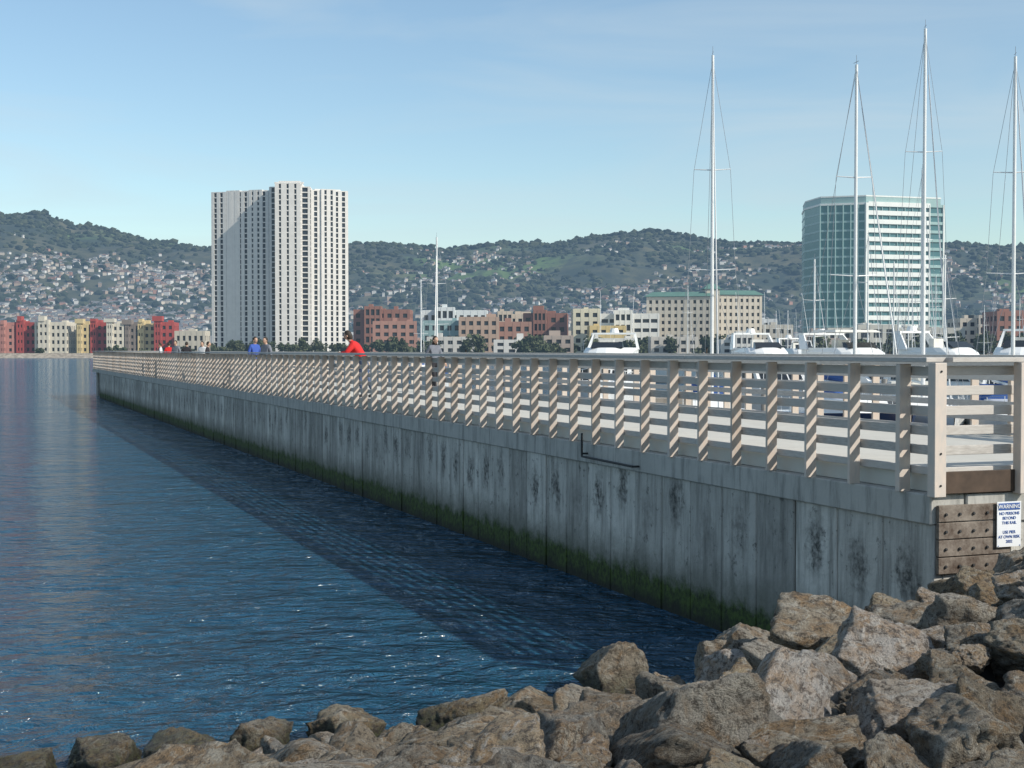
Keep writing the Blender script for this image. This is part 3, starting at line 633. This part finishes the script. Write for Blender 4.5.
# ------------------------------------------------------------------ people
skin=simple('skin',(.45,.28,.20),.6,.05); hairm=simple('hair_dark',(.025,.018,.012),.7,.1)
shoe=simple('shoe',(.04,.04,.045)); lips=simple('lips',(.3,.1,.09))
def clothes(n_,c): return simple(n_,c,.9,.1,12)
def person(name,x,y,facing,height,top,bot,pose='stand',longhair=False,base=2.22,bulk=1):
    if pose=='lean':
        J=dict(pel=(0,-.12,.93),sp=(0,-.02,1.08),ch=(0,.12,1.26),nk=(0,.22,1.42),hd=(0,.30,1.52),sl=(-.17,.15,1.34),sr=(.17,.15,1.34),el=(-.28,.28,1.14),er=(.28,.28,1.14),hl=(-.10,.46,1.15),hr=(.10,.46,1.15),
         kl=(-.10,-.02,.50),kr=(.10,-.16,.50),al=(-.11,-.10,.07),ar=(.11,-.34,.09),tl=(-.12,.08,.03),tr=(.12,-.18,.03))
    elif pose=='walk':
        J=dict(pel=(0,0,.94),sp=(0,.01,1.10),ch=(0,.02,1.28),nk=(0,.02,1.47),hd=(0,.05,1.56),sl=(-.17,.01,1.40),sr=(.17,.01,1.40),el=(-.24,.08,1.12),er=(.24,-.12,1.13),hl=(-.23,.25,.93),hr=(.24,-.10,.88),
         kl=(-.09,-.03,.50),kr=(.10,.14,.51),al=(-.10,-.30,.13),ar=(.10,.22,.08),tl=(-.10,-.16,.04),tr=(.11,.40,.05))
    else:
        J=dict(pel=(0,0,.94),sp=(0,0,1.10),ch=(0,0,1.28),nk=(0,.0,1.47),hd=(0,.03,1.56),sl=(-.17,0,1.40),sr=(.17,0,1.40),el=(-.25,-.02,1.13),er=(.25,-.02,1.13),hl=(-.22,.16,.96),hr=(.22,.18,.98),
         kl=(-.10,.03,.50),kr=(.11,.01,.50),al=(-.11,-.02,.07),ar=(.13,-.02,.07),tl=(-.13,.14,.03),tr=(.16,.14,.03))
    k_=bulk
    R=dict(pel=(.16*k_,.12*k_),sp=(.14*k_,.105*k_),ch=(.165*k_,.12*k_),nk=(.058,.058),hd=(.07,.07),sl=(.075*k_,.075*k_),sr=(.075*k_,.075*k_),el=(.05*k_,.05*k_),er=(.05*k_,.05*k_),hl=(.032,.03),hr=(.032,.03),kl=(.068,.068),kr=(.068,.068),al=(.045,.045),ar=(.045,.045),tl=(.04,.03),tr=(.04,.03))
    J['pl']=(J['pel'][0]-.09,J['pel'][1],J['pel'][2]-.08); J['pr']=(J['pel'][0]+.09,J['pel'][1],J['pel'][2]-.08); R['pl']=R['pr']=(.10,.10)
    Eg=[('pel','sp'),('sp','ch'),('ch','nk'),('nk','hd'),('ch','sl'),('ch','sr'),('sl','el'),('sr','er'),('el','hl'),('er','hr'),('kl','al'),('kr','ar'),('al','tl'),('ar','tr'),('pel','pl'),('pel','pr'),('pl','kl'),('pr','kr')]
    K=list(J); me=bpy.data.meshes.new(name); me.from_pydata([J[k] for k in K],[(K.index(a),K.index(b)) for a,b in Eg],[])
    o=link(bpy.data.objects.new(name+'_tmp',me)); md=o.modifiers.new('s','SKIN'); sub=o.modifiers.new('u','SUBSURF'); sub.levels=2; sub.render_levels=2
    for i,k in enumerate(K): me.skin_vertices[0].data[i].radius=R[k]; me.skin_vertices[0].data[i].use_root=(k=='pel')
    dg=bpy.context.evaluated_depsgraph_get(); m2=bpy.data.meshes.new_from_object(o.evaluated_get(dg)); bpy.data.objects.remove(o)
    bm=bmesh.new(); bm.from_mesh(m2); m2.materials.clear()
    def seg(p,a,b):
        a=Vector(a);b=Vector(b);t_=max(0,min(1,(p-a).dot(b-a)/(b-a).length_squared)); return (p-(a+(b-a)*t_)).length,t_
    for f in bm.faces:
        c=f.calc_center_median(); best=min(((*seg(c,J[a],J[b]),a,b) for a,b in Eg),key=lambda q:q[0]); _,t_,a,b=best; f.smooth=True
        if b in('hd',) and t_>.25: m=0
        elif b in('hl','hr'): m=0 if t_>.85 else 1
        elif b in('kl','kr','pl','pr'): m=2
        elif b in('al','ar'): m=2 if t_<.9 else 3
        elif b in('tl','tr'): m=3
        else: m=1
        f.material_index=m
    hp=Vector(J['hd'])+Vector((0,.02,.06)); tilt=Matrix.Rotation(-.35 if pose=='lean' else -.05,3,'X')
    def sph(fn,mat,seg_=20,ring=14):
        r_=bmesh.ops.create_uvsphere(bm,u_segments=seg_,v_segments=ring,radius=1)
        for v in r_['verts']: v.co=hp+tilt@fn(v.co.copy())
        for f in {f for v in r_['verts'] for f in v.link_faces}: f.material_index=mat; f.smooth=True
    def headf(c):
        p=Vector((c.x*.076,c.y*.096,c.z*.118)); 
        if c.z<0: p.x*=1+c.z*.28; 
        if c.y>.8 and abs(c.x)<.25 and -.35<c.z<.1: p.y+=.018
        return p
    sph(headf,0)
    def hairf(c):
        p=Vector((c.x*.086,c.y*.10-.016,c.z*.125+.012))
        if c.y>.25 and c.z<.55: p.y=min(p.y,.03); 
        if c.z<-.1: p.x*=.92; p.z=p.z*(1.6 if longhair else .55); p.y-=.01
        return p
    sph(hairf,4)
    for s in (-1,1):
        sph(lambda c:Vector((s*.03+c.x*.012,.083+c.y*.012,.005+c.z*.008)),4,8,6); sph(lambda c:Vector((s*.078+c.x*.012,-.0+c.y*.02,-.01+c.z*.032)),0,8,6)
    sph(lambda c:Vector((c.x*.024,.082+c.y*.01,-.062+c.z*.006)),5,8,6)
    for hnd,elb,s in (('hl','el',-1),('hr','er',1)):
        h=Vector(J[hnd]); d=(h-Vector(J[elb])).normalized(); sd_=d.cross(Vector((0,0,1)));  sd_=(sd_ if sd_.length>.1 else Vector((1,0,0))).normalized(); up=sd_.cross(d)
        r_=bmesh.ops.create_uvsphere(bm,u_segments=10,v_segments=8,radius=1)
        for v in r_['verts']: v.co=h+d*(.045+v.co.z*.05)+sd_*v.co.x*.040+up*v.co.y*.018
        for f in {f for v in r_['verts'] for f in v.link_faces}: f.material_index=0; f.smooth=True
        for q in range(5):
            if q<4: b0=h+d*.08+sd_*(-.03+.02*q); ln=(.065,.075,.07,.055)[q]; pts_=[b0,b0+d*ln*.5-up*.006,b0+d*ln-up*.022]
            else: b0=h+d*.03-sd_*.036*s; pts_=[b0,b0+d*.03-sd_*.022*s,b0+d*.055-sd_*.028*s-up*.01]
            for p_,q_ in zip(pts_[:-1],pts_[1:]):
                ax=(q_-p_); r_=bmesh.ops.create_cone(bm,cap_ends=True,segments=6,radius1=.009,radius2=.0078,depth=ax.length*1.15); M=ax.to_track_quat('Z','Y').to_matrix()
                for v in r_['verts']: v.co=(p_+q_)/2+M@v.co
                for f in {f for v in r_['verts'] for f in v.link_faces}: f.material_index=0
    bm.to_mesh(m2); bm.free()
    for mt in (skin,top,bot,shoe,hairm,lips): m2.materials.append(mt)
    o=link(bpy.data.objects.new(name,m2)); k=height/1.70; o.scale=(k,k,k); o.location=(x,y,base); o.rotation_euler=(0,0,facing)
    return o
redc=clothes('jacket_red',(.55,.02,.02)); blk=clothes('cloth_black',(.02,.02,.025)); wht=clothes('cloth_white',(.6,.6,.6)); blu=clothes('cloth_blue',(.04,.09,.35)); jean=clothes('denim',(.06,.09,.16)); gry=clothes('cloth_grey',(.16,.17,.2))
def onp(u_,v_): q=P0+D*u_+E*v_; return q.x,q.y
fo=math.atan2(-E.y,-E.x)-math.pi/2
person('person_in_red_jacket',*onp(23.3,.62),fo-.5,1.68,redc,jean,'lean',True,bulk=1.25)
person('standing_person',*onp(27,3.77),fo+1.9,1.55,gry,blk,'walk',True)
person('standing_person',*onp(36.5,.85),fo+.6,1.60,gry,jean); person('standing_person',*onp(38.3,.8),fo+2,1.62,blu,blk)
for u_,v_,c_ in ((48.8,.8,blk),(51.5,1.0,wht),(55,.8,blk),(58.6,.8,gry),(64.5,.8,wht),(62,.9,redc)): person('standing_person',*onp(u_,v_),random.uniform(0,6),random.uniform(1.5,1.66),c_,random.choice((jean,blk)))
